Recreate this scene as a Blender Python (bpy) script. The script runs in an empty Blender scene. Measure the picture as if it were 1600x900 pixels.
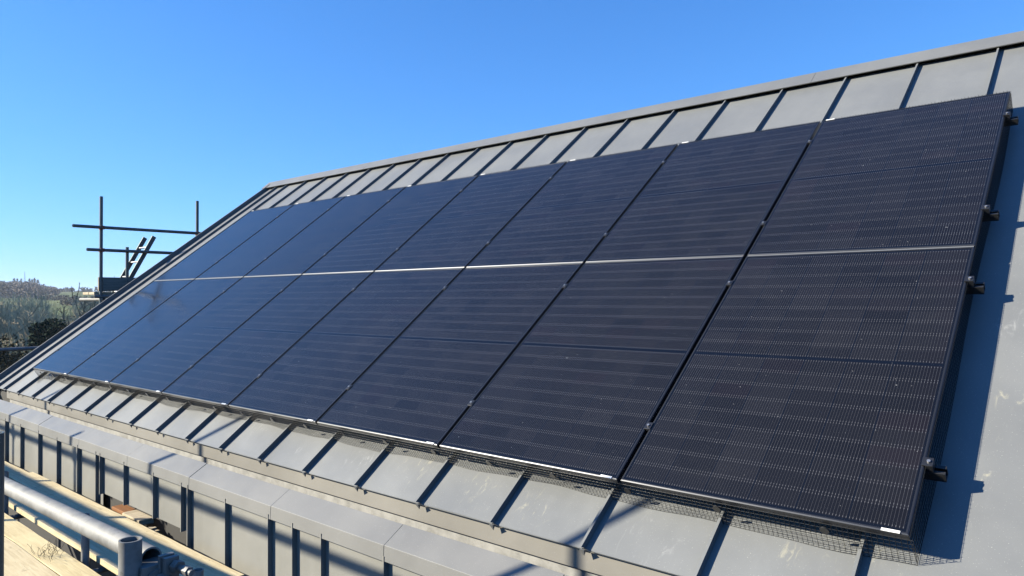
import bpy, bmesh, math, random
from mathutils import Vector, Matrix
R = math.radians
random.seed(7)
S = bpy.context.scene
COL = S.collection

# ------------------------------------------------------------------ camera
TH = 0.6483                      # roof pitch
CAM = Vector((9.8024, -2.7057, 0.8032))
YAW, PIT, ROL = 0.715, 0.0132, -0.004
_f = Vector((-math.sin(YAW)*math.cos(PIT), math.cos(YAW)*math.cos(PIT), math.sin(PIT)))
_r = Vector((math.cos(YAW), math.sin(YAW), 0)); _u = _r.cross(_f)
_c, _s = math.cos(ROL), math.sin(ROL)
_R, _U = _c*_r+_s*_u, -_s*_r+_c*_u
cd = bpy.data.cameras.new('camera'); cam = bpy.data.objects.new('camera', cd); COL.objects.link(cam)
M = Matrix((_R, _U, -_f)).transposed().to_4x4(); M.translation = CAM
cam.matrix_world = M
cd.sensor_width = 36; cd.lens = 36*1125.8/1600; cd.clip_start = .05; cd.clip_end = 8000
S.camera = cam

# ------------------------------------------------------------------ light
SUN_EL, SUN_AZ = 25.0, 226.96
w = bpy.data.worlds.new('World'); S.world = w; w.use_nodes = True
nt = w.node_tree
sky = nt.nodes.new('ShaderNodeTexSky'); sky.sky_type = 'NISHITA'; sky.sun_disc = False
sky.sun_elevation = R(SUN_EL); sky.sun_rotation = R(SUN_AZ)
sky.air_density = 0.7; sky.dust_density = 0.0; sky.ozone_density = 3.0; sky.altitude = 100
bg = nt.nodes['Background']; bg.inputs[1].default_value = 0.058
def _vm(op, a, b):
    x = nt.nodes.new('ShaderNodeVectorMath'); x.operation = op
    for i, k in enumerate((a, b)):
        if isinstance(k, tuple): x.inputs[i].default_value = k
        else: nt.links.new(k, x.inputs[i])
    return x.outputs[0]
# deep clear winter blue, with a soft shoulder so the horizon stays pale instead of burning out
tint = _vm('MULTIPLY', sky.outputs[0], (.84, 1.86, 3.15))
shoulder = _vm('ADD', _vm('MULTIPLY', tint, (.05, .08, .055)), (1, 1, 1))
nt.links.new(_vm('DIVIDE', tint, shoulder), bg.inputs[0])
sd = bpy.data.lights.new('sun', 'SUN'); sd.energy = 5.0; sd.angle = R(.53); sd.color = (1, .925, .76)
so = bpy.data.objects.new('sun', sd); COL.objects.link(so)
Ldir = Vector((.92, .859, -.588)).normalized()
so.rotation_euler = Ldir.to_track_quat('-Z', 'Y').to_euler(); so.location = (-20, -20, 20)
S.view_settings.view_transform = 'Standard'; S.view_settings.look = 'None'
S.view_settings.exposure = 1.3; S.view_settings.gamma = 1
S.render.engine = 'CYCLES'
S.cycles.use_denoising = True; S.cycles.denoiser = 'OPENIMAGEDENOISE'; S.cycles.denoising_input_passes = 'RGB_ALBEDO_NORMAL'; S.cycles.denoising_prefilter = 'ACCURATE'
S.cycles.max_bounces = 6; S.cycles.diffuse_bounces = 0
S.cycles.sample_clamp_indirect = 4

# ------------------------------------------------------------------ helpers
class MB:
    """collects faces, then links them as one mesh object"""
    def __init__(s): s.v = []; s.f = []; s.sm = []
    def add(s, vs, fs, smooth=False):
        o = len(s.v); s.v += [tuple(p) for p in vs]
        s.f += [tuple(i+o for i in f) for f in fs]; s.sm += [smooth]*len(fs)
        return s
    def box(s, x0, x1, y0, y1, z0, z1):
        v = [(x, y, z) for x in (x0, x1) for y in (y0, y1) for z in (z0, z1)]
        return s.add(v, [(0,1,3,2),(4,6,7,5),(0,4,5,1),(2,3,7,6),(0,2,6,4),(1,5,7,3)])
    def prism(s, prof, x0, x1):
        """closed profile [(y,z)...] extruded along x"""
        n = len(prof)
        v = [(x0, a, b) for a, b in prof]+[(x1, a, b) for a, b in prof]
        f = [(i, (i+1) % n, n+(i+1) % n, n+i) for i in range(n)]
        return s.add(v, f+[tuple(range(n-1, -1, -1)), tuple(range(n, 2*n))])
    def tube(s, a, b, r, n=12, r2=None, caps=True, wall=0.0):
        a, b = Vector(a), Vector(b); d = (b-a).normalized()
        p = d.orthogonal().normalized(); q = d.cross(p); r2 = r if r2 is None else r2
        ring = lambda c, rr: [c+(p*math.cos(t)+q*math.sin(t))*rr for t in [2*math.pi*i/n for i in range(n)]]
        v = ring(a, r)+ring(b, r2)
        s.add(v, [(i, (i+1) % n, n+(i+1) % n, n+i) for i in range(n)], n > 5)
        if wall:                                     # hollow tube: annular ends and an inner bore
            for c, rr, sg in ((a, r, 1), (b, r2, -1)):
                s.add(ring(c, rr)+ring(c, rr-wall), [(i, (i+1) % n, n+(i+1) % n, n+i) for i in range(n)])
            s.add(ring(a, r-wall)+ring(b, r2-wall), [(n+i, n+(i+1) % n, (i+1) % n, i) for i in range(n)], True)
        elif caps:
            s.add(ring(a, r), [tuple(range(n-1, -1, -1))]); s.add(ring(b, r2), [tuple(range(n))])
        return s
    def build(s, name, mat, parent=None, rx=0, bevel=0):
        me = bpy.data.meshes.new(name); me.from_pydata(s.v, [], s.f); me.update()
        me.polygons.foreach_set('use_smooth', s.sm)
        bm = bmesh.new(); bm.from_mesh(me); bmesh.ops.recalc_face_normals(bm, faces=bm.faces[:]) if len(bm.faces) < 4000 else None
        bm.to_mesh(me); bm.free()
        if mat: me.materials.append(mat)
        o = bpy.data.objects.new(name, me); COL.objects.link(o)
        if parent: o.parent = parent
        if rx: o.rotation_euler.x = rx
        if bevel:
            m = o.modifiers.new('bevel', 'BEVEL'); m.width = bevel; m.segments = 2; m.limit_method = 'ANGLE'; m.angle_limit = R(40)
        return o

def tag(o, label=None, cat=None, group=None, kind=None):
    for k, v in (('label', label), ('category', cat), ('group', group), ('kind', kind)):
        if v: o[k] = v
    return o
def thing(name, label, cat, loc=(0,0,0), group=None, rx=0):
    o = bpy.data.objects.new(name, None); COL.objects.link(o); o.location = loc
    o.rotation_euler.x = rx; o.empty_display_size = .1
    return tag(o, label, cat, group)
def copy_tree(o, parent=None):
    c = o.copy(); COL.objects.link(c); c.parent = parent
    for ch in o.children: copy_tree(ch, c)
    return c
def rf(u, v, n):
    return Vector((u, v*math.cos(TH)-n*math.sin(TH), v*math.sin(TH)+n*math.cos(TH)))

# ------------------------------------------------------------------ materials
class NT:
    def __init__(s, name):
        s.m = bpy.data.materials.new(name); s.m.use_nodes = True; s.t = s.m.node_tree
        s.p = s.t.nodes['Principled BSDF']
    def n(s, typ, **kw):
        x = s.t.nodes.new(typ)
        for k, v in kw.items(): setattr(x, k, v)
        return x
    def l(s, a, b): s.t.links.new(a, b)
    def val(s, sock, v):
        if hasattr(v, 'is_output') or hasattr(v, 'links'): s.l(v, sock)
        else: sock.default_value = v
    def math(s, op, a, b=0, clamp=False):
        x = s.n('ShaderNodeMath', operation=op, use_clamp=clamp); s.val(x.inputs[0], a); s.val(x.inputs[1], b); return x.outputs[0]
    def mix(s, f, a, b):
        x = s.n('ShaderNodeMix', data_type='RGBA'); s.val(x.inputs[0], f)
        for i, c in ((6, a), (7, b)):
            s.val(x.inputs[i], (*c, 1) if isinstance(c, tuple) else c)
        return x.outputs[2]
    def noise(s, vec, scale, detail=4, rough=.55, dist=0):
        x = s.n('ShaderNodeTexNoise'); x.inputs['Scale'].default_value = scale; x.inputs['Detail'].default_value = detail
        x.inputs['Roughness'].default_value = rough; x.inputs['Distortion'].default_value = dist
        if vec is not None: s.l(vec, x.inputs['Vector'])
        return x.outputs['Fac']
    def ramp(s, f, a, b, ca=0.0, cb=1.0):
        x = s.n('ShaderNodeMapRange'); x.interpolation_type = 'SMOOTHSTEP'
        s.val(x.inputs[0], f); x.inputs[1].default_value = a; x.inputs[2].default_value = b
        x.inputs[3].default_value = ca; x.inputs[4].default_value = cb; return x.outputs[0]
    def obj(s): return s.n('ShaderNodeTexCoord').outputs['Object']
    def pos(s): return s.n('ShaderNodeNewGeometry').outputs['Position']
    def scale(s, vec, sc):
        x = s.n('ShaderNodeVectorMath', operation='MULTIPLY'); s.l(vec, x.inputs[0]); x.inputs[1].default_value = sc; return x.outputs[0]
    def bump(s, h, strength=.2, dist=.01):
        x = s.n('ShaderNodeBump'); x.inputs['Strength'].default_value = strength; x.inputs['Distance'].default_value = dist
        s.l(h, x.inputs['Height']); s.l(x.outputs[0], s.p.inputs['Normal'])
    def fin(s, col=None, rough=.5, metal=0.0, spec=.5):
        if col is not None: s.val(s.p.inputs['Base Color'], (*col, 1) if isinstance(col, tuple) else col)
        s.val(s.p.inputs['Roughness'], rough); s.p.inputs['Metallic'].default_value = metal
        s.p.inputs['Specular IOR Level'].default_value = spec
        return s.m

def coated_metal(name, base, smears=(), rough=.46, vary=.06):
    t = NT(name); p = t.pos()
    big = t.noise(p, 1.7, 5); fine = t.noise(p, 90, 3, .7); drip = t.noise(t.scale(p, (9, 3, 1.2)), 1.5, 4)
    lo = tuple(c*(1-vary) for c in base); hi = tuple(c*(1+vary) for c in base)
    col = t.mix(t.ramp(big, .3, .7), lo, hi)
    col = t.mix(t.ramp(drip, .55, .8, 0, .12), col, tuple(min(1, c*1.5) for c in base))
    speck = t.ramp(t.noise(p, 260, 1, .5), .71, .76, 0, .35)
    col = t.mix(speck, col, (.62, .6, .54))
    for (u, v, rad, amt, c) in smears:           # dried mortar and hand smears left by the roofers
        q = rf(u, v, -.14)
        d = t.n('ShaderNodeVectorMath', operation='DISTANCE'); t.l(p, d.inputs[0]); d.inputs[1].default_value = q
        near = t.ramp(d.outputs['Value'], rad, rad*.15)
        x = t.n('ShaderNodeMapping'); t.l(p, x.inputs[0]); x.inputs['Rotation'].default_value = (0, 0, .6+u); x.inputs['Scale'].default_value = (26, 9, 9)
        st = t.noise(x.outputs[0], 1.0, 6, .68, 1.2)
        m = t.math('MULTIPLY', near, t.ramp(st, .55, .70, 0, .75))
        col = t.mix(t.math('MULTIPLY', m, amt), col, c)
    t.bump(t.math('ADD', t.noise(p, 3.2, 2), t.math('MULTIPLY', fine, .02)), .6, .014)
    return t.fin(col, t.ramp(big, .2, .8, rough-.06, rough+.08), 0.0, .5)

CH = (.44, .41, .29); WH = (.42, .42, .40)
SM = [(7.62,-.13,.16,.9,CH), (7.25,-.12,.2,.6,CH), (6.72,-.08,.2,.6,CH), (6.25,-.1,.2,.55,WH), (8.25,-.16,.2,.35,WH), (4.72,-.06,.1,.6,WH),
      (5.0,-.06,.16,.5,WH), (5.62,-.1,.15,.35,WH), (9.38,1.33,.14,.55,WH), (9.42,.86,.11,.75,CH), (9.36,.42,.06,.7,CH), (9.1,-.03,.3,.3,CH),
      (8.72,3.72,.2,.35,WH), (9.36,1.98,.09,.5,WH), (9.39,.63,.07,.6,CH), (3.6,-.12,.12,.3,WH), (8.8,-.08,.1,.5,CH)]
M_ROOF = coated_metal('roof_metal', (.153, .158, .158), SM)
M_TRIM = coated_metal('trim_metal', (.142, .145, .143))
M_CAP = coated_metal('capping_metal', (.168, .166, .158), vary=.05)
M_WALL = coated_metal('wall_metal', (.205, .20, .18))
M_FASC = coated_metal('fascia_metal', (.20, .188, .165))

def galv(name, base=.42, rough=.38, metal=.75, scale=60):
    t = NT(name); p = t.pos()
    v = t.n('ShaderNodeTexVoronoi'); v.inputs['Scale'].default_value = scale; t.l(p, v.inputs['Vector'])
    sp = t.n('ShaderNodeSeparateColor'); t.l(v.outputs['Color'], sp.inputs[0])
    n = t.noise(p, 14, 5, .6)
    col = t.mix(t.ramp(n, .3, .7), (base*.7, base*.69, base*.65), (base*1.15, base*1.13, base*1.07))
    col = t.mix(t.math('MULTIPLY', sp.outputs[0], .25), col, (base*1.3, base*1.3, base*1.3))
    col = t.mix(t.ramp(t.noise(p, 33, 4, .7), .62, .72, 0, .5), col, (base*.35, base*.34, base*.3))
    t.bump(n, .15, .004)
    return t.fin(col, t.ramp(n, .2, .8, rough-.08, rough+.16), metal)
M_GALV = galv('galvanised_strip', .25, .6, .0, 140)
M_TUBE = galv('galvanised_tube', .20, .6, .15, 120)
M_FARTUBE = None
M_ALU = NT('aluminium').fin((.45, .46, .47), .38, .85)
M_COUP = galv('coupler_steel', .17, .55, .3, 150)
def simple(name, col, rough=.5, metal=0.0, spec=.5, vary=.25, sc=30):
    t = NT(name); n = t.noise(t.pos(), sc, 4)
    return t.fin(t.mix(n, tuple(c*(1-vary) for c in col), tuple(c*(1+vary) for c in col)), rough, metal, spec)
M_FARTUBE = simple('dark_tube', (.09, .108, .108), .5, .4, vary=.3, sc=12)
M_RUST = simple('rusty_steel', (.16, .07, .045), .7, .3)
M_FRAME = simple('black_anodised', (.05, .052, .058), .34, .7, vary=.1)
M_TRIMA = simple('pale_joint', (.15, .155, .16), .55, .2, vary=.1)
M_RAIL = simple('black_rail', (.045, .045, .045), .38, .6)
M_WIRE = simple('black_wire', (.012, .012, .012), .4, .2)
M_CLIP = simple('white_plastic', (.75, .75, .73), .4)
M_DARK = simple('dark_membrane', (.03, .028, .026), .8)
M_BOLT = simple('bright_bolt', (.4, .4, .4), .35, .8)
M_BACK = simple('back_sheet', (.02, .02, .02), .6)

def wood(name, a, b, along=0, dirt=.75):
    t = NT(name); p = t.pos()
    sc = [22, 22, 22]; sc[along] = 1.6
    g = t.noise(t.scale(p, tuple(sc)), 2.2, 6, .62, .6)
    big = t.noise(p, 2.3, 4); st = t.noise(p, 7, 6, .72, .4)
    col = t.mix(t.ramp(g, .28, .72), a, b)
    col = t.mix(t.ramp(big, .4, .75, 0, .45), col, tuple(c*1.15 for c in b))
    col = t.mix(t.ramp(st, .56, .74, 0, dirt), col, (.16, .12, .08))
    spots = t.ramp(t.noise(p, 55, 2), .7, .74, 0, .8)
    col = t.mix(spots, col, (.09, .06, .04))
    t.bump(g, .35, .006)
    return t.fin(col, .78, 0, .3)
M_BOARD = wood('scaffold_board_wood', (.46, .365, .21), (.62, .52, .325))
M_BOARD2 = wood('scaffold_board_wood_yellow', (.48, .38, .20), (.64, .53, .30), dirt=.3)
M_OLDWOOD = wood('grey_weathered_wood', (.16, .135, .11), (.28, .24, .195), 1)
M_TIMBER = wood('orange_timber', (.17, .07, .025), (.25, .11, .04), dirt=.2)
M_CHIP = wood('chipped_board', (.30, .24, .15), (.5, .42, .3), 1, .7)

def pv_glass():
    t = NT('solar_cells'); o = t.obj()
    sx = t.n('ShaderNodeSeparateXYZ'); t.l(o, sx.inputs[0]); x, y = sx.outputs[0], sx.outputs[1]
    cw = (1.134-.03)/6; x0 = .015
    ch = .0922; ymid = .861
    cx = t.math('DIVIDE', t.math('SUBTRACT', x, x0), cw)
    # the two half-strings sit either side of the centre line
    ya = t.math('SUBTRACT', t.math('ABSOLUTE', t.math('SUBTRACT', y, ymid)), .009)
    cy = t.math('DIVIDE', ya, ch)
    fx = t.math('FRACT', cx); fy = t.math('FRACT', cy)
    edge = lambda f: t.math('SUBTRACT', .5, t.math('ABSOLUTE', t.math('SUBTRACT', f, .5)))      # distance to nearest cell border
    incell = t.math('MULTIPLY', t.math('GREATER_THAN', edge(fx), .011), t.math('GREATER_THAN', ya, 0))
    incell = t.math('MULTIPLY', incell, t.math('LESS_THAN', cy, 9.0))
    incell = t.math('MULTIPLY', incell, t.math('MULTIPLY', t.math('GREATER_THAN', cx, 0), t.math('LESS_THAN', cx, 6)))
    wf = t.math('FRACT', t.math('MULTIPLY', fx, 16))
    wd = t.math('ABSOLUTE', t.math('SUBTRACT', wf, .5))
    wire = t.math('LESS_THAN', wd, .04)
    dash = t.math('LESS_THAN', wd, .10)
    ey = edge(fy)
    atgap = t.math('MULTIPLY', t.math('LESS_THAN', ey, .11), t.math('GREATER_THAN', ey, .035))
    dash = t.math('MULTIPLY', t.math('MULTIPLY', dash, atgap), incell)
    wire = t.math('MULTIPLY', wire, incell)
    # every cell a slightly different tone
    cb = t.n('ShaderNodeCombineXYZ'); t.l(t.math('FLOOR', cx), cb.inputs[0]); t.l(t.math('FLOOR', t.math('DIVIDE', t.math('SUBTRACT', y, .016), ch)), cb.inputs[1])
    oi = t.n('ShaderNodeObjectInfo'); t.l(t.math('MULTIPLY', oi.outputs['Random'], 50), cb.inputs[2])
    wn = t.n('ShaderNodeTexWhiteNoise', noise_dimensions='3D'); t.l(cb.outputs[0], wn.inputs['Vector'])
    cell = t.mix(wn.outputs['Value'], (.0065, .0062, .0066), (.0105, .010, .0108))
    wr = t.n('ShaderNodeSeparateColor'); t.l(wn.outputs['Color'], wr.inputs[0])
    cell = t.mix(t.ramp(wr.outputs[1], .9, 1, 0, .22), cell, (.014, .008, .010))  # reddish tinge on a few cells paints in the glass reflections
    col = t.mix(incell, (.004, .005, .008), cell)
    wa = t.ramp(wr.outputs[2], 0, 1, .5, .85)
    col = t.mix(t.math('MULTIPLY', wire, wa), col, (.075, .075, .08))
    col = t.mix(dash, col, (.08, .08, .086))
    p = t.pos()
    dust = t.ramp(t.noise(p, 2.2, 6, .7, .5), .5, .85, 0, .010)
    col = t.mix(dust, col, (.5, .47, .42))
    sp = t.ramp(t.noise(p, 75, 1, .4), .80, .82, 0, .25)
    col = t.mix(sp, col, (.6, .6, .6))
    m = t.fin(col, t.ramp(t.noise(p, 3, 3), .3, .7, .1, .16), 0, .38)
    return m
M_PV = pv_glass()

# ------------------------------------------------------------------ ground
GZ = lambda d: 0
def ground_z(x, y):
    d = math.hypot(x-9.8, y+2.7)
    pts = [(0,-5.6),(30,-5.8),(60,-6.6),(120,-9.0),(200,-8.5),(270,-5.0),(360,-1.6),(480,1.0),(600,4.0),(800,7.0),(1500,9),(3000,11),(6000,13)]
    for (a, za), (b, zb) in zip(pts, pts[1:]):
        if d <= b:
            k = (d-a)/(b-a); k = k*k*(3-2*k); z = za+(zb-za)*k; break
    else: z = zb
    if d > 80: z += 1.2*math.sin(x*.013+1)*math.cos(y*.017)*min(1, (d-80)/200)
    return z
t = NT('meadow'); p = t.pos()
n1 = t.noise(p, .012, 3); n2 = t.noise(p, .5, 6, .65); n3 = t.noise(p, .06, 4)
c = t.mix(t.ramp(n1, .42, .58), (.075, .105, .032), (.13, .15, .05))
c = t.mix(t.ramp(n3, .5, .7, 0, .7), c, (.12, .095, .055))
c = t.mix(t.ramp(n2, .4, .7, 0, .5), c, (.05, .055, .022))
far_ = t.n('ShaderNodeVectorMath', operation='LENGTH'); t.l(p, far_.inputs[0])
c = t.mix(t.ramp(far_.outputs['Value'], 150, 210, 1, 0), c, t.mix(n2, (.09, .075, .05), (.17, .135, .095)))   # leaf litter in the wooded valley
M_GROUND = t.fin(c, .95, 0, .1)
rings = [0, 8, 16, 26, 38, 52, 68, 86, 106, 130, 158, 190, 225, 260, 300, 345, 400, 470, 550, 640, 760, 950, 1300, 1900, 3000, 6000]
mb = MB(); NS = 96
vs = [(9.8+r*math.cos(2*math.pi*k/NS), -2.7+r*math.sin(2*math.pi*k/NS)) for r in rings[1:] for k in range(NS)]
vs = [(x, y, ground_z(x, y)) for x, y in vs]+[(9.8, -2.7, ground_z(9.8, -2.7))]
fs = [(i*NS+k, (i+1)*NS+k, (i+1)*NS+(k+1) % NS, i*NS+(k+1) % NS) for i in range(len(rings)-2) for k in range(NS)]
fs += [(len(vs)-1, k, (k+1) % NS) for k in range(NS)]
mb.add(vs, fs, True); tag(mb.build('ground', M_GROUND), kind='structure')

# ------------------------------------------------------------------ building
house = thing('house', 'grey metal clad building with a standing seam roof carrying the solar panels', 'building')
RN = -.14                       # roof sheet level under the plane of the panel tops
SEAM0, PITCH, EAVE = 7.983, .531, -.283
seams = [-1.165, -.84]+[SEAM0-PITCH*k for k in range(16, -1, -1)]+[SEAM0+PITCH*k for k in range(1, 10)]
for i, (a, b) in enumerate(zip(seams, seams[1:])):
    m = MB()
    # sheet, slightly dished like hand-formed metal, with a folded drip edge
    nu, nv = 6, 14
    top = []
    for j in range(nv+1):
        v = EAVE+(4.62-EAVE)*j/nv
        for k in range(nu+1):
            u = a+.002+(b-a-.004)*k/nu
            dz = 0
            if 0 < k < nu: dz = .0016*math.sin(i*1.7+v*2.1)*math.sin(math.pi*k/nu)-.0008
            top.append((u, v, RN+dz))
    W1 = nu+1
    f = [(j*W1+k, j*W1+k+1, (j+1)*W1+k+1, (j+1)*W1+k) for j in range(nv) for k in range(nu)]
    m.add(top, f, True)
    m.box(a+.012, b-.012, EAVE-.003, EAVE+.006, RN-.009, RN-.0022)
    sheet = m.build('roof_sheet', M_ROOF, house, TH)
    s = MB()
    h = .054 if i == 0 else .031
    if i == 0: a += .038                          # the verge upstand sits just inside the sheet edge
    prof = [(-.006, RN-.002), (-.006, RN+h), (.006, RN+h), (.006, RN-.002)]
    v0 = EAVE-.016
    s.add([(a+x, v0+(0.02 if n < RN else 0), n) for x, n in prof]+[(a+x, 4.6, n) for x, n in prof],
          [(0,1,2,3), (4,7,6,5), (0,4,5,1), (1,5,6,2), (2,6,7,3), (3,7,4,0)])
    # pointed folded end under the seam
    s.add([(a-.012, v0-.001, RN+.012), (a+.012, v0-.001, RN+.012), (a, v0-.004, RN-.026), (a-.012, v0+.014, RN-.002), (a+.012, v0+.014, RN-.002)],
          [(0,1,2), (0,2,3), (1,4,2), (3,4,1,0), (2,4,3)])
    if i == 0:
        s.box(a-.014, a+.0055, EAVE, 4.6, RN+h+.001, RN+h+.003); s.box(a-.014, a-.012, EAVE, 4.6, RN-.18, RN+h-.002)
        s.build('verge_trim', M_TRIM, house, TH)
    else: s.build('standing_seam', M_ROOF, sheet)
# ridge capping in lengths
joints = [-1.27, 1.48, 4.53, 7.70, 10.8, 13]
for a, b in zip(joints, joints[1:]):
    m = MB(); a += .0015; b -= .0015
    y = lambda v, n: (v, n)
    m.prism([(4.50, -.100), (4.50, -.093), (4.69, -.085), (4.72, -.15), (4.70, -.15), (4.68, -.092)], a, b)
    m.build('ridge_cap', M_TRIM, house, TH)
MB().box(-1.26, 13, 4.585, 4.60, RN-.03, -.1).build('ridge_closure', M_DARK, house, TH)
# rear slope and body
rdg = rf(0, 4.70, -.10)
m = MB(); by = rdg.y+(rdg.y+.2)
m.add([(-1.26, rdg.y, rdg.z-.02), (13, rdg.y, rdg.z-.02), (13, by, -.3), (-1.26, by, -.3), (-1.26, rdg.y, rdg.z-.06), (13, rdg.y, rdg.z-.06), (13, by, -.34), (-1.26, by, -.34)],
      [(0,1,2,3), (7,6,5,4), (0,4,5,1), (1,5,6,2), (2,6,7,3), (3,7,4,0)])
m.build('rear_roof', M_ROOF, house)
m = MB()
prof = [(-.305, -6.5), (-.305, -.62), (-.06, -.62), (-.06, -.33), (rdg.y, rdg.z-.22), (by-.1, -.36), (by-.1, -6.5)]
m.prism(prof, -1.05, 12.8); m.build('inner_wall', M_DARK, house)
# eaves: fascia, galvanised gutter back and bottom
EX0, EX1 = -.57, 12.8
MB().box(EX0, EX1, -.115, -.098, -.390, -.276).build('fascia', M_FASC, house, bevel=.0015)
m = MB()
m.box(EX0+.03, EX1, -.091, -.087, -.52, -.38); m.box(EX0+.03, EX1, -.24, -.083, -.524, -.52)
m.build('gutter', M_GALV, house)
# parapet capping in lengths
cj = [-2.0, -.72, .40, 1.529, 2.641, 3.71, 4.776, 5.843, 6.911, 7.955, 9.03, 10.1, 11.2, 12.3]
for i, (a, b) in enumerate(zip(cj, cj[1:])):
    d = .0012*((i*7) % 3-1)
    m = MB()
    m.prism([(-.243, -.371+d), (-.371, -.447+d), (-.375, -.527+d), (-.3705, -.527+d), (-.3672, -.452+d), (-.246, -.379+d), (-.246, -.41+d), (-.243, -.41+d)], a+.0015, b-.0015)
    m.build('wall_capping', M_CAP, house, bevel=.0015)
# wall sheets with upstanding seams
ws = [-1.7, -1.16, -.62, -.1, .42, .964, 1.539, 2.077, 2.612, 3.051, 3.144, 3.648, 4.197, 4.661, 4.76, 5.293, 5.817, 6.081, 6.368, 6.912, 7.45, 7.99, 8.53, 9.07, 9.6]
for a, b in zip(ws, ws[1:]):
    short = 3.1 < (a+b)/2 < 4.72
    zb = -.845 if short else -1.02
    sh = MB().box(a+.001, b-.001, -.347, -.343, zb, -.5).build('wall_sheet', M_WALL, house)
    s = MB(); s.box(a-.005, a+.005, -.378, -.3475, zb-.004, -.5)
    s.build('standing_seam', M_WALL, sh)

# ------------------------------------------------------------------ solar panels
PW, PH, GX, GY = 1.134, 1.722, .02, .012
panel0 = thing('solar_panel', 'x', 'solar panel', (0,0,0), 'solar panels on the roof', TH)
def frame_bm():
    m = MB(); prof = [(.02, -.030), (0, -.030), (0, -.0026), (.0042, 0), (.0098, 0), (.0105, -.0022), (.0105, -.010)]
    v = []
    for ins, n in prof: v += [(ins, ins, n), (PW-ins, ins, n), (PW-ins, PH-ins, n), (ins, PH-ins, n)]
    m.add(v, [(4*i+k, 4*i+(k+1) % 4, 4*i+4+(k+1) % 4, 4*i+4+k) for i in range(len(prof)-1) for k in range(4)])
    return m
frame_bm().build('frame', M_FRAME, panel0)
MB().box(.0107, PW-.0107, .0107, PH-.0107, -.0065, -.0018).build('glass', M_PV, panel0)
MB().box(.03, PW-.03, .03, PH-.03, -.012, -.0068).build('back_sheet', M_BACK, panel0)
ORD = ['nearest the left roof verge', 'second from the left roof verge', 'third from the left roof verge', 'fourth from the left roof verge',
       'fourth from the bare roof at right', 'third from the bare roof at right', 'second from the bare roof at right', 'at the right end beside the bare roof']
panels = [panel0]+[copy_tree(panel0) for k in range(15)]
for r in range(2):
    for i in range(8):
        o = panels[r*8+i]
        o.location = rf(i*(PW+GX), r*(PH+GY), 0)
        o['label'] = 'black framed solar panel in the %s row, %s' % (('lower', 'upper')[r], ORD[i])
        MB().box(*((PW-.085, PW-.026, -.0022, .0085) if r == 0 else (.024, .083, PH-.0085, PH+.0022)), .0005, .0030).build('drain_clip', M_CLIP, o)
        if r == 1:
            MB().box(.004, PW-.004, -.0095, -.0012, -.012, -.0030).build('joint_strip', M_TRIMA, o)  # pale grey strip set in the joint below the upper row
PU1 = 8*PW+7*GX
# mounting rails with their clamps
RV = [.33, 1.455, 2.075, 3.135]
RL = ['lowest black mounting rail poking out under the right end of the lower panels',
      'black mounting rail poking out just below the joint between panel rows',
      'black mounting rail poking out just above the joint between panel rows',
      'highest black mounting rail poking out near the top of the upper panels']
for v, lab in zip(RV, RL):
    t_ = thing('mounting_rail', lab, 'mounting rail', rf(0, v, -.072), 'mounting rails under the panels', TH)
    h, wd, th = .04, .020, .004
    prof = [(-wd, 0), (wd, 0), (wd, h), (.007, h), (.007, h-th), (wd-th, h-th), (wd-th, th), (-wd+th, th), (-wd+th, h-th), (-.007, h-th), (-.007, h), (-wd, h)]
    m = MB(); n = len(prof); x0, x1 = -.06, PU1+.062
    m.add([(x0, a, b) for a, b in prof]+[(x1, a, b) for a, b in prof], [(i, (i+1) % n, n+(i+1) % n, n+i) for i in range(n)])
    for x in (x0, x1):
        for q in ((0,1,6,7), (1,2,5,6), (2,3,4,5), (7,8,11,0), (8,9,10,11)):
            m.add([(x, *prof[k]) for k in q], [(0,1,2,3)])
    m.build('rail', M_RAIL, t_)
    top = .072
    for i in range(9):
        x = i*(PW+GX)-GX/2
        if i == 0: x = -.012
        if i == 8: x = PU1+.012
        m = MB()
        if i in (0, 8):
            sg = -1 if i == 0 else 1
            m.box(x-sg*.022 if sg > 0 else x-.014, x+.014 if sg > 0 else x+.022, -.02, .02, top+.0008, top+.004)
            m.box(x-.008, x+.014, -.02, .02, .0405, top+.0005)
        else:
            m.box(x-.017, x+.017, -.021, .021, top+.0008, top+.0038); m.box(x-.007, x+.007, -.021, .021, .0405, top+.0006)
        c = m.build('clamp', M_FRAME, t_, bevel=.001)
        MB().tube((x, 0, top+.0036), (x, 0, top+.010), .0065, 8).build('bolt', M_BOLT, c)
# feet that clip the rails to the seams
# ------------------------------------------------------------------ bird mesh
net = thing('bird_mesh', 'black wire bird mesh skirting the edges of the solar panel array', 'bird mesh', (0,0,0), None, TH)
rr = random.Random(3)
def wire(m, pts, r=.0009):
    for a, b in zip(pts, pts[1:]): m.tube(a, b, r, 3, caps=False)
def wav(u): return .010*math.sin(u*2.3)+.006*math.sin(u*7.1+1)+.003*math.sin(u*17)
SP = .019
m = MB(); U0, U1 = -.01, PU1+.012
N = int((U1-U0)/SP)
lowpt = lambda u: (u, -.012-wav(u)*.9, RN+.003)
uppt = lambda u: (u, -.004, -.022)
for k in range(N+1):
    u = U0+SP*k
    wire(m, [uppt(u), (u, -.009-wav(u)*.5, -.075+.004*math.sin(u*5)), lowpt(u)])
for j in range(7):
    f = j/6
    step = .08; nn = int((U1-U0)/step); pts = []
    for k in range(nn+1):
        u = U0+(U1-U0)*k/nn; a, b = Vector(uppt(u)), Vector(lowpt(u)); pts.append(a.lerp(b, f))
    wire(m, pts)
m.build('wire_mesh', M_WIRE, net)
m = MB(); V0, V1 = -.01, 2*PH+GY+.01
N = int((V1-V0)/SP)
for k in range(N+1):
    v = V0+SP*k
    wire(m, [(PU1+.004, v, -.001+.003*rr.random()), (PU1+.010+.006*math.sin(v*3), v, RN+.004)])
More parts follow.
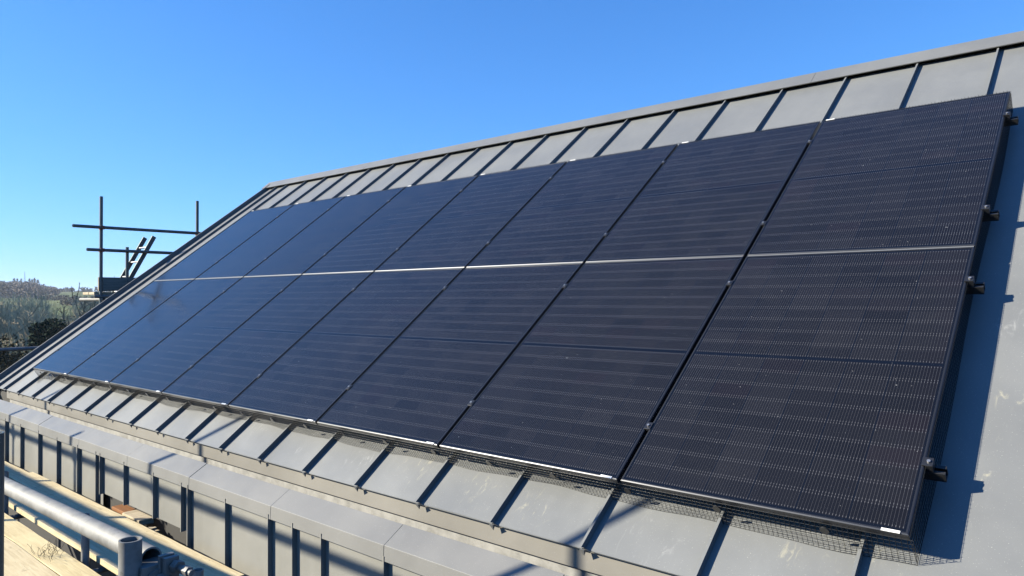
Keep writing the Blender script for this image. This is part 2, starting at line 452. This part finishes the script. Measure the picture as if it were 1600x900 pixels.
for j in range(7):
    wire(m, [(PU1+.004+(.006+.006*math.sin(v*3))*j/6, v, -.004+(RN+.008)*j/6) for v in [V0+(V1-V0)*k/44 for k in range(45)]])
m.build('wire_mesh', M_WIRE, net)
m = MB(); N = int((PU1)/SP)
for k in range(N+1):
    u = SP*k
    wire(m, [(u, V1-.004, .001+.007*rr.random()), (u, V1+.004, RN+.004)])
for j in range(7):
    wire(m, [(u, V1-.003+.006*j/6, -.003+(RN+.007)*j/6) for u in [PU1*k/40 for k in range(41)]])
m.build('wire_mesh', M_WIRE, net)
u = .22
while u < PU1:
    MB().tube((u, -.012, -.046), (u, -.017, -.046), .017, 12).build('mesh_clip', M_RAIL, net)
    u += .415
# turned-up loose corner at the left end
m = MB()
for k in range(10):
    wire(m, [(-.01+.019*k, -.012, RN+.004), (-.01+.019*k, -.03-.008*k, RN+.006)])
for j in range(6): wire(m, [(-.01+.019*j, -.02-.014*j, RN+.006), (.17, -.02-.014*j, RN+.006)])
m.build('loose_flap', M_WIRE, net)

# ------------------------------------------------------------------ scaffolding
TR = .02415
DZ = -.85
def coupler(m, at, ax1, ax2):
    """two jaw bands at right angles with bolts; built round a crossing"""
    at, a, b = Vector(at), Vector(ax1).normalized(), Vector(ax2).normalized(); c = a.cross(b)
    m.tube(at-a*.026-c*.026, at+a*.026-c*.026, TR+.008, 12); m.tube(at-b*.026+c*.026, at+b*.026+c*.026, TR+.008, 12)
    m.tube(at-c*.026+b*(TR+.012), at-c*.026+b*(TR+.06), .008, 8); m.tube(at-c*.026+b*(TR+.03), at-c*.026+b*(TR+.046), .014, 6)
    m.tube(at+c*.026+a*(TR+.012), at+c*.026+a*(TR+.06), .008, 8); m.tube(at+c*.026+a*(TR+.03), at+c*.026+a*(TR+.046), .014, 6)
front = thing('scaffold', 'galvanised tube scaffold with a guard rail beside the sunlit boards', 'scaffold', (0,0,0))
MB().tube((8.086, -2.041, -5.6), (8.086, -2.041, .263), TR, 24, wall=.004).build('upright_tube', M_TUBE, front)
MB().tube((-4, -1.991, -.07), (8.075, -1.991, .206), TR, 24, wall=.004).build('guard_rail', M_TUBE, front)
MB().tube((8.05, -1.991, .16), (12.5, -1.991, .14), TR, 24, wall=.004).build('guard_rail', M_TUBE, front)
m = MB()
zc = .16
m.tube((8.086, -2.041, zc-.05), (8.086, -2.041, zc+.022), TR+.007, 20)
m.tube((8.066, -1.991, zc), (8.128, -1.991, zc), TR+.011, 20)
m.box(8.065, 8.12, -2.03, -1.975, zc-.03, zc+.042)
m.box(8.118, 8.130, -1.995, -1.962, zc+.012, zc+.062); m.box(8.136, 8.150, -1.992, -1.960, zc+.010, zc+.060)
m.tube((8.10, -1.977, zc+.044), (8.215, -1.962, zc+.036), .007, 10)
m.tube((8.152, -1.970, zc+.040), (8.170, -1.968, zc+.039), .015, 6); m.tube((8.185, -1.966, zc+.038), (8.205, -1.963, zc+.037), .011, 6)
m.build('coupler', M_COUP, front, bevel=.001)
MB().tube((7.997, -2.283, -5.6), (7.997, -2.283, .525), TR, 24, wall=.004).build('upright_tube', M_FARTUBE, front)  # darker tube material puts this upright's shaded side into its colour
for x, zt in ((1.19, -.57), (2.94, -.575), (4.69, -.575), (6.44, -.475)):
    y = -1.0 if x < 5 else -1.1
    MB().tube((x, y, -5.6), (x, y, zt), TR, 18, wall=.004).build('upright_tube', M_TUBE, front)
MB().tube((-4, -.95, DZ-.085), (9.5, -1.05, DZ-.085), TR, 14, wall=.004).build('ledger', M_TUBE, front)
for x in (1.27, 3.02, 4.77, 6.5):
    MB().tube((x, -3.4, DZ-.062-.02), (x, -.42, DZ-.062-.02), TR*.8, 12, wall=.004).build('transom', M_TUBE, front)
# outer row of the scaffold (its tubes throw the long shadows over wall and eaves)
SY = -3.2; tw = (-.347-SY)
for xw, zt in ((.6, 2.05), (2.469, 1.57), (4.163, 2.19), (7.668, 2.19)):
    MB().tube((xw-1.071*tw, SY, -5.6), (xw-1.071*tw, SY, zt), TR, 14).build('upright_tube', M_TUBE, front)
    m = MB(); coupler(m, (xw-1.071*tw, SY+.025, 1.28), (0,0,1), (1,0,0)); m.build('coupler', M_COUP, front)
MB().tube((-5, SY+.05, 1.29), (7.0, SY+.05, 1.29), TR*1.25, 14).build('guard_rail', M_TUBE, front)
MB().box(-5.2, 4.8, SY+.06, SY+.10, .655, .885).build('toe_board', M_BOARD, front)

# boards of the deck
def board(x0, x1, y0, y1, lab, mat, z=DZ, th=.038, skew=0.0):
    m = MB(); n = 24; rb = random.Random(int(x0*97+y0*1009))
    rows = []
    for k in range(n+1):
        x = x0+(x1-x0)*k/n; e = skew*k/n; j0, j1 = rb.uniform(-.003, .003), rb.uniform(-.003, .003); s = rb.uniform(-.0012, .0012)
        rows.append([(x, y0+j0+e, z-th), (x, y0+j0+e, z-.003+s), (x, y0+j0+.003+e, z+s), (x, y1+j1-.003+e, z+s), (x, y1+j1+e, z-.003+s), (x, y1+j1+e, z-th)])
    v = [p for r_ in rows for p in r_]
    f = [(k*6+i, k*6+(i+1) % 6, (k+1)*6+(i+1) % 6, (k+1)*6+i) for k in range(n) for i in range(6)]
    m.add(v, f+[tuple(range(5, -1, -1)), tuple(range(n*6, n*6+6))])
    return tag(m.build('scaffold_board', mat), lab, 'scaffold board', 'scaffold boards of the deck')
board(1.80, 5.75, -.695, -.490, 'sunlit scaffold board closest to the seamed metal wall', M_BOARD, DZ+.004)
board(-2.1, 1.78, -.705, -.505, 'far scaffold board by the wall, beyond the stepped board end', M_BOARD, DZ-.012)
board(-1.9, 5.9, -.945, -.712, 'scaffold board in the shadow right behind the guard rail', M_BOARD, DZ)
board(1.2, 5.6, -1.205, -1.045, 'narrow yellow scaffold board along the dark gap under the guard rail', M_BOARD2, DZ-.004)
board(1.3, 5.9, -1.44, -1.212, 'pale scaffold board with dry twigs at bottom left', M_BOARD, DZ)
board(1.0, 5.4, -1.675, -1.448, 'scaffold board in the bottom left corner by the dark upright tube', M_BOARD2, DZ-.003)
# offcuts in the gap at the wall
m = MB().box(3.80, 4.12, -.445, -.335, -.905, -.862)
tag(m.build('timber_block', M_CHIP, bevel=.004), 'rough sunlit timber block below the short wall sheet', 'timber block')
m = MB().box(3.47, 3.74, -.40, -.30, -1.0, -.885)
tag(m.build('timber_block', M_TIMBER, bevel=.004), 'orange brown timber block in the dark opening under the wall', 'timber block')
m = MB()
for k, (x, hgt) in enumerate(((4.17, .05), (4.22, .07), (4.27, .04))): m.box(x, x+.03, -.42, -.37, -1.05, -.93+hgt*.4)
tag(m.build('batten_bundle', M_CHIP), 'short pale batten ends standing in the gap beside the wall', 'battens')
# dry twigs
twig = thing('dry_twigs', 'tuft of thin dry stalks on the pale scaffold board', 'twigs', (0,0,0))
m = MB(); rt = random.Random(11)
for k in range(26):
    x, y = rt.uniform(4.36, 4.62), rt.uniform(-1.2, -1.08); p0 = Vector((x, y, DZ)); 
    for s_ in range(3):
        p1 = p0+Vector((rt.uniform(-.02, .02), rt.uniform(-.02, .02), rt.uniform(.01, .035))); m.tube(p0, p1, .0011, 3, caps=False); p0 = p1
tag(m.build('stalks', simple('dry_stalk', (.09, .065, .04), .8), twig), kind='stuff')

# scaffold at the far gable
XS = -1.9
far = thing('gable_scaffold', 'dark tube scaffold rising beyond the left gable against the sky', 'scaffold')
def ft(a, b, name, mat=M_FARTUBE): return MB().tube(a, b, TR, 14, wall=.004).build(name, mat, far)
ft((XS, 1.398, -5.7), (XS, 1.398, 2.341), 'upright_tube'); ft((XS, 2.857, -5.7), (XS, 2.857, 2.417), 'upright_tube')
ft((XS+.05, 1.0, 1.872), (XS+.05, 2.95, 1.879), 'guard_rail'); ft((XS+.05, 1.188, 1.535), (XS+.05, 3.3, 1.535), 'guard_rail')
ft((XS-.02, 1.775, .8), (XS-.02, 1.775, 1.602), 'upright_tube')
ft((XS, 1.305, .845), (XS, 4.5, .845), 'ledger', M_TUBE); ft((XS-.9, 1.42, .80), (XS+.06, 1.42, .80), 'transom', M_TUBE)
ft((XS, -1.6, .12), (XS, 1.3, .12), 'guard_rail', M_TUBE)
for y, z in ((1.398, 1.872), (1.398, 1.535), (2.857, 1.876)):
    m = MB(); coupler(m, (XS+.025, y, z), (0,0,1), (0,1,0)); m.build('coupler', M_RUST, far)
m = MB().box(XS-.035, XS+.003, 1.374, 2.9, .925, 1.132); m.box(XS-.037, XS+.005, 1.366, 1.3735, .925, 1.132)
tag(m.build('toe_board', M_OLDWOOD, bevel=.004), 'dark weathered toe board on edge at the gable scaffold', 'toe board')
for k, x in enumerate((XS-.27, XS-.51)):
    tag(MB().box(x, x+.225, 1.32, 5.0, .872, .91).build('scaffold_board', M_CHIP, bevel=.003),
        ('gable scaffold board against the dark toe board', 'outermost gable scaffold board below the ladder foot')[k], 'scaffold board', 'scaffold boards at the gable')
lad = thing('ladder', 'aluminium ladder leaning on the scaffold beyond the gable', 'ladder')
for x in (-1.94, -2.28):
    a, b = Vector((x, 1.66, .80)), Vector((x, 2.185, 1.79)); d = (b-a).normalized(); s = d.cross(Vector((1,0,0)))
    m = MB(); v = []
    for c in (a, b):
        for sx, sy in ((-1,-1), (1,-1), (1,1), (-1,1)): v.append(c+Vector((1,0,0))*sx*.013+s*sy*.032)
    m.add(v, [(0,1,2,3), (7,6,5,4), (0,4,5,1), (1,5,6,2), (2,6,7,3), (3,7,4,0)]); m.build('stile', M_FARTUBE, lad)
for k in range(4):
    f = .12+.235*k; y = 1.66+.525*f; z = .80+.99*f
    MB().tube((-1.94, y, z), (-2.28, y, z), .015, 10).build('rung', M_ALU, lad)

# ------------------------------------------------------------------ vegetation
def foliage(name, a, b, sc=.8):
    t = NT(name); n = t.noise(t.pos(), sc, 3)
    return t.fin(t.mix(n, a, b), .9, 0, .15)
M_BARK = foliage('bark', (.18, .14, .105), (.30, .24, .18), 1.5)
M_TWIG = foliage('twigs', (.38, .28, .155), (.60, .46, .27), .6)
M_TWIGD = foliage('dark_twigs', (.15, .11, .065), (.25, .19, .115), .6)
M_PINE = foliage('pine_needles', (.012, .026, .016), (.035, .06, .032), 1.2)
M_IVY = foliage('ivy_leaves', (.022, .028, .014), (.055, .055, .028), 1.2)
M_WOOD = foliage('far_wood', (.15, .122, .10), (.23, .19, .155), .05)
M_WOODP = foliage('far_pine', (.018, .03, .022), (.035, .05, .032), .05)
M_HEDGE = foliage('hedge', (.05, .05, .03), (.10, .09, .055), .05)
M_SCRUB = foliage('scrub', (.46, .34, .175), (.70, .54, .31), .25)

def bare_tree(name, lab, x, y, H, Wd, mat, seed, group, levels=5, kids=(5,4,4,4), trunk_r=.14, lean=0):
    z = ground_z(x, y)-.2; rd = random.Random(seed)
    root = thing(name, lab, 'tree', (x, y, z), group)
    tr, cr = MB(), MB()
    def grow(p, d, L, r, lev):
        segs = 3 if lev < 3 else 2
        pts = [p]
        for k in range(segs):
            d = (d+Vector((rd.gauss(0,1), rd.gauss(0,1), rd.gauss(0,.6)))*.13+Vector((0,0,.05))).normalized()
            q = pts[-1]+d*L/segs; q_r = r*(1-.25*(k+1)/segs)
            (tr if lev == 0 else cr).tube(pts[-1], q, r*(1-.25*k/segs), 5 if lev < 2 else 3, q_r, caps=False); pts.append(q)
        if lev >= levels-1: return
        n = kids[min(lev, len(kids)-1)]
        for k in range(n):
            at = pts[max(1, rd.randint(1, segs))] if k else pts[-1]
            ang = rd.uniform(0, 2*math.pi); sp = rd.uniform(.35, .95) if k else rd.uniform(0, .3)
            o = d.orthogonal().normalized(); o = Matrix.Rotation(ang, 3, d) @ o
            nd = (d*math.cos(sp)+o*math.sin(sp)*Wd+Vector((0,0,.12))).normalized()
            grow(at, nd, L*rd.uniform(.55, .8), max(r*rd.uniform(.5, .68), .021), lev+1)
    grow(Vector((0,0,0)), Vector((lean,0,1)).normalized(), H*.36, trunk_r, 0)
    tr.build('trunk', M_BARK if mat is not M_TWIGD else M_TWIGD, root); cr.build('crown', mat, root)
    return root
def leafy(name, lab, cat, x, y, H, rx, zb, mat, seed, n, leaf, group=None, conic=0):
    z = ground_z(x, y)-.1; rd = random.Random(seed)
    root = thing(name, lab, cat, (x, y, z), group)
    MB().tube((0,0,0), (0.1,0,H*.85), .13, 7, .03).build('trunk', M_BARK, root)
    m = MB()
    cl = []
    for k in range(16):
        f = rd.random(); a = rd.uniform(0, 6.28); rad = rx*(1-conic*f)*math.sqrt(rd.random())*.75
        cl.append((Vector((math.cos(a)*rad, math.sin(a)*rad, zb+(H-zb)*(.12+.78*f))), rd.uniform(.28, .5)*rx))
    for k in range(n):
        c, rad = rd.choice(cl)
        d = Vector((rd.gauss(0,1), rd.gauss(0,1), rd.gauss(0,1))).normalized()*rad*rd.random()**.4
        p = c+d; s = leaf*rd.uniform(.6, 1.4)
        a = Vector((rd.gauss(0,1), rd.gauss(0,1), rd.gauss(0,1))).normalized(); b = a.orthogonal().normalized()
        m.add([p-a*s, p+b*s*.6, p+a*s, p-b*s*.6], [(0,1,2,3)])
    m.build('crown', mat, root); return root
G1 = 'bare trees below the building'
bare_tree('bare_tree', 'tall bare tree with a broad fan of branches before the wooded hill', -70.6, 20.2, 9.4, 1.0, M_TWIG, 5, G1, 6, (6,4,4,3,3), .16)
bare_tree('bare_tree', 'bare tree with crooked dark branches just left of the far scaffold', -50.5, 16.9, 8.2, 1.25, M_TWIGD, 9, G1, 6, (6,4,3,3,3), .16)
bare_tree('bare_tree', 'wide bare tree rising behind the toe board and ladder', -43.6, 18.2, 9.9, 1.15, M_TWIG, 21, G1, 6, (7,4,4,4,3), .17)
bare_tree('bare_tree', 'slim bare tree behind the lower roof verge, right of the conifer', -44, 13.4, 6.2, .8, M_TWIG, 33, G1, 5, (6,5,4,4), .08)
bare_tree('bare_tree', 'pale bare tree at the left edge of the view above the dark shrub', -88, 21.0, 8.6, .9, M_TWIG, 41, G1, 5, (6,5,5,4), .13)
bare_tree('bare_tree', 'thin bare tree between the broad tree and the green fields', -84, 27.0, 8.0, .8, M_TWIGD, 47, G1, 5, (6,4,4,3), .11)
bare_tree('bare_tree', 'low spreading bare tree under the dark ivy bush by the grey tube', -30, 7.0, 4.2, 1.2, M_TWIGD, 53, G1, 5, (6,4,4,3), .09)
leafy('conifer', 'dark green conifer standing among the bare trees at left', 'tree', -36.7, 10.8, 6.2, 1.15, 2.6, M_PINE, 61, 3600, .10, None, .35)
leafy('ivy_tree', 'dark ivy covered tree beside the conifer at the left edge', 'tree', -35.8, 8.6, 5.1, 1.6, 1.6, M_IVY, 67, 3800, .085)
leafy('ivy_tree', 'dark low ivy bush below the conifer next to the roof verge', 'tree', -34.5, 10.9, 4.0, 1.5, .9, M_IVY, 71, 3200, .085)
def at(px, d):
    dr = _f+_R*((px-800)/1125.8); return CAM.x+dr.x*d, CAM.y+dr.y*d
# more trees of the valley: copies of three grown ones
protos = [o for o in bpy.data.objects if o.parent is None and o.name.startswith('bare_tree')]
VAL = 'further bare trees down in the valley'
for px, d, k, sc, lab in ((-45, 92, 0, .95, 'brown bare tree beyond the left edge of the dark ivy tree'), (-15, 105, 2, .95, 'bare tree at the far left under the hilltop wood'),
        (22, 98, 4, .95, 'twiggy brown tree left of the tall fan shaped tree'), (38, 112, 2, .9, 'pale twiggy tree half hidden behind the tall fan shaped tree'),
        (82, 74, 4, .72, 'small bare tree between the conifer and the crooked dark tree'), (98, 66, 0, .62, 'short bare tree in front of the strip of green fields'),
        (112, 78, 2, .72, 'rounded bare tree below the green fields'), (142, 70, 4, .8, 'bare tree just below the far scaffold boards'),
        (160, 84, 0, .85, 'bare tree behind the foot of the ladder'), (205, 90, 4, .95, 'bare tree hidden behind the roof verge right of the ladder'),
        (58, 62, 5, .7, 'thin dark bare tree over the conifer top'), (8, 60, 3, .9, 'slim bare tree over the dark ivy tree')):
    x, y = at(px, d); c = copy_tree(protos[k]); c.location = (x, y, ground_z(x, y)-.2); c.rotation_euler.z = px*.7; c.scale = (sc, sc, sc)
    c['label'] = lab; c['group'] = VAL
# thicket
m = MB(); rd = random.Random(5)
for k in range(11000):
    d = rd.uniform(52, 135); px = rd.uniform(-90, 330)
    x, y = at(px, d)
    z = ground_z(x, y); h = rd.uniform(.35, 1)*min(11.5, 2.6+(d-50)*.125)
    if 76 < px < 116 and d > 60: h *= .68
    a = Vector((x, y, z)); b = a+Vector((rd.gauss(0,.5), rd.gauss(0,.5), h))
    m.tube(a+(b-a)*rd.uniform(0, .4), b, .04, 3, .016, caps=False)
    for q in range(6):
        mid = a.lerp(b, rd.uniform(.35, .95)); m.tube(mid, mid+Vector((rd.gauss(0,.55), rd.gauss(0,.55), rd.uniform(.3,1.0))), .022, 3, .014, caps=False)
tag(m.build('thicket', M_SCRUB), 'mass of bare brown scrub filling the valley below the building', 'scrub', kind='stuff')
# far wood, hedges
def crown_mass(m, x, y, H, rad, rd, n, s0):
    z = ground_z(x, y)
    for k in range(n):
        a = Vector((rd.gauss(0,1), rd.gauss(0,1), rd.gauss(0,1))).normalized()
        q = Vector((rd.gauss(0,.45)*rad, rd.gauss(0,.45)*rad, 0)); f = rd.random()
        p = Vector((x, y, z+H*(.15+.8*f)))+q*(1.1-.6*f); s = s0*rd.uniform(.5, 1.3); b = a.orthogonal().normalized()
        m.add([p-a*s, p+b*s*.6, p+a*s, p-b*s*.6], [(0,1,2,3)])
m = MB()
for k in range(520):
    px = rd.uniform(-160, 88); d = rd.uniform(400, 640)
    if px > 60 and rd.random() < (px-60)/40: continue
    x, y = at(px, d); crown_mass(m, x, y, rd.uniform(6.5, 9.5)*(1.0 if px < 45 else 1-.012*(px-45)), 3.2, rd, 80, .6)
tag(m.build('hill_wood', M_WOOD), 'dark bare wood covering the far hilltop', 'wood', kind='stuff')
m = MB()
for d, p0, p1, hh, n in ((300, 95, 330, 2.2, 90), (395, 70, 330, 2.6, 80), (700, 80, 330, 5, 90), (1150, 60, 330, 7, 120), (1900, 80, 330, 9, 120)):
    for k in range(n):
        px = rd.uniform(p0, p1); x, y = at(px, d+rd.uniform(-6, 6)); crown_mass(m, x, y, hh*rd.uniform(.5, 1.15), 1.2+d/500, rd, 26, .3+d/1200)
tag(m.build('hedgerows', M_HEDGE), 'dark hedgerows and tree lines between the far green fields', 'hedge', kind='stuff')
# pines standing above the wood, one lone far tree, a mast
for k, (px, H) in enumerate(((22, 11.4), (27, 10.8), (33, 11.0), (46, 11.2), (50, 10.6), (54, 11.9), (59, 10.6))):
    x, y = at(px, 600+4*k); root = thing('pine_tree', 'small dark pine poking above the far hilltop wood', 'tree', (x, y, ground_z(x, y)), 'pines on the far hilltop')
    MB().tube((0,0,0), (0,0,H), .25, 5, .05).build('trunk', M_BARK, root)
    m = MB()
    for q in range(150):
        f = rd.random(); a = rd.uniform(0, 6.28); rad = 3.2*(1-f)*rd.random()**.6+.2
        p = Vector((math.cos(a)*rad, math.sin(a)*rad, H*(.4+.6*f))); s = .9*rd.uniform(.5, 1.2); v1 = Vector((math.cos(a), math.sin(a), -.4)); v2 = Vector((-math.sin(a), math.cos(a), 0))
        m.add([p-v1*s, p+v2*s*.5, p+v1*s, p-v2*s*.5], [(0,1,2,3)])
    m.build('crown', M_WOODP, root)
x, y = at(86, 420); root = thing('round_tree', 'lone round bare tree on the skyline right of the hilltop wood', 'tree', (x, y, ground_z(x, y)))
MB().tube((0,0,0), (0,0,4), .3, 5, .1).build('trunk', M_BARK, root); m = MB()
for q in range(300):
    d = Vector((rd.gauss(0,1), rd.gauss(0,1), rd.gauss(0,1))).normalized()*rd.random()**.5; p = Vector((d.x*3.2, d.y*3.2, 5.5+d.z*2.4)); a = Vector((rd.gauss(0,1), rd.gauss(0,1), rd.gauss(0,1))).normalized(); b = a.orthogonal()
    m.add([p-a*.3, p+b*.12, p+a*.3, p-b*.12], [(0,1,2,3)])
m.build('crown', M_WOOD, root)
x, y = at(38.5, 660); m = MB(); z = ground_z(x, y)
for sx in (-1, 1):
    for sy in (-1, 1): m.tube((x+sx*1.1, y+sy*1.1, z), (x, y, z+19), .10, 4, .05)
for k in range(8):
    f = k/8; g_ = 1.1*(1-f); m.tube((x-g_, y-g_, z+19*f), (x+g_, y+g_, z+19*(f+.1)), .05, 3); m.tube((x+g_, y-g_, z+19*f), (x-g_, y+g_, z+19*(f+.1)), .05, 3)
tag(m.build('radio_mast', M_FARTUBE), 'tiny lattice mast on the far wooded hill', 'mast')

# ------------------------------------------------------------------ air
hz = MB().box(-6100, 6100, -6100, 6100, -13, 23).build('haze', None); tag(hz, kind='stuff')
hm = bpy.data.materials.new('haze'); hm.use_nodes = True; hn = hm.node_tree; hn.nodes.clear()
ho = hn.nodes.new('ShaderNodeOutputMaterial'); hv = hn.nodes.new('ShaderNodeVolumePrincipled')
hv.inputs['Color'].default_value = (.80, .88, 1, 1); hv.inputs['Density'].default_value = .00022; hv.inputs['Anisotropy'].default_value = .2
hn.links.new(hv.outputs[0], ho.inputs['Volume']); hz.data.materials.append(hm)

# every multi-part thing gets its origin at its own base
def rebase(root, base):
    b = Vector(base); root.location = b
    for ch in root.children: ch.location = ch.location-b
rebase(front, (6.44, -1.1, -5.6)); rebase(far, (XS, 1.398, -5.7)); rebase(lad, (-2.11, 1.66, .80)); rebase(twig, (4.49, -1.14, DZ))
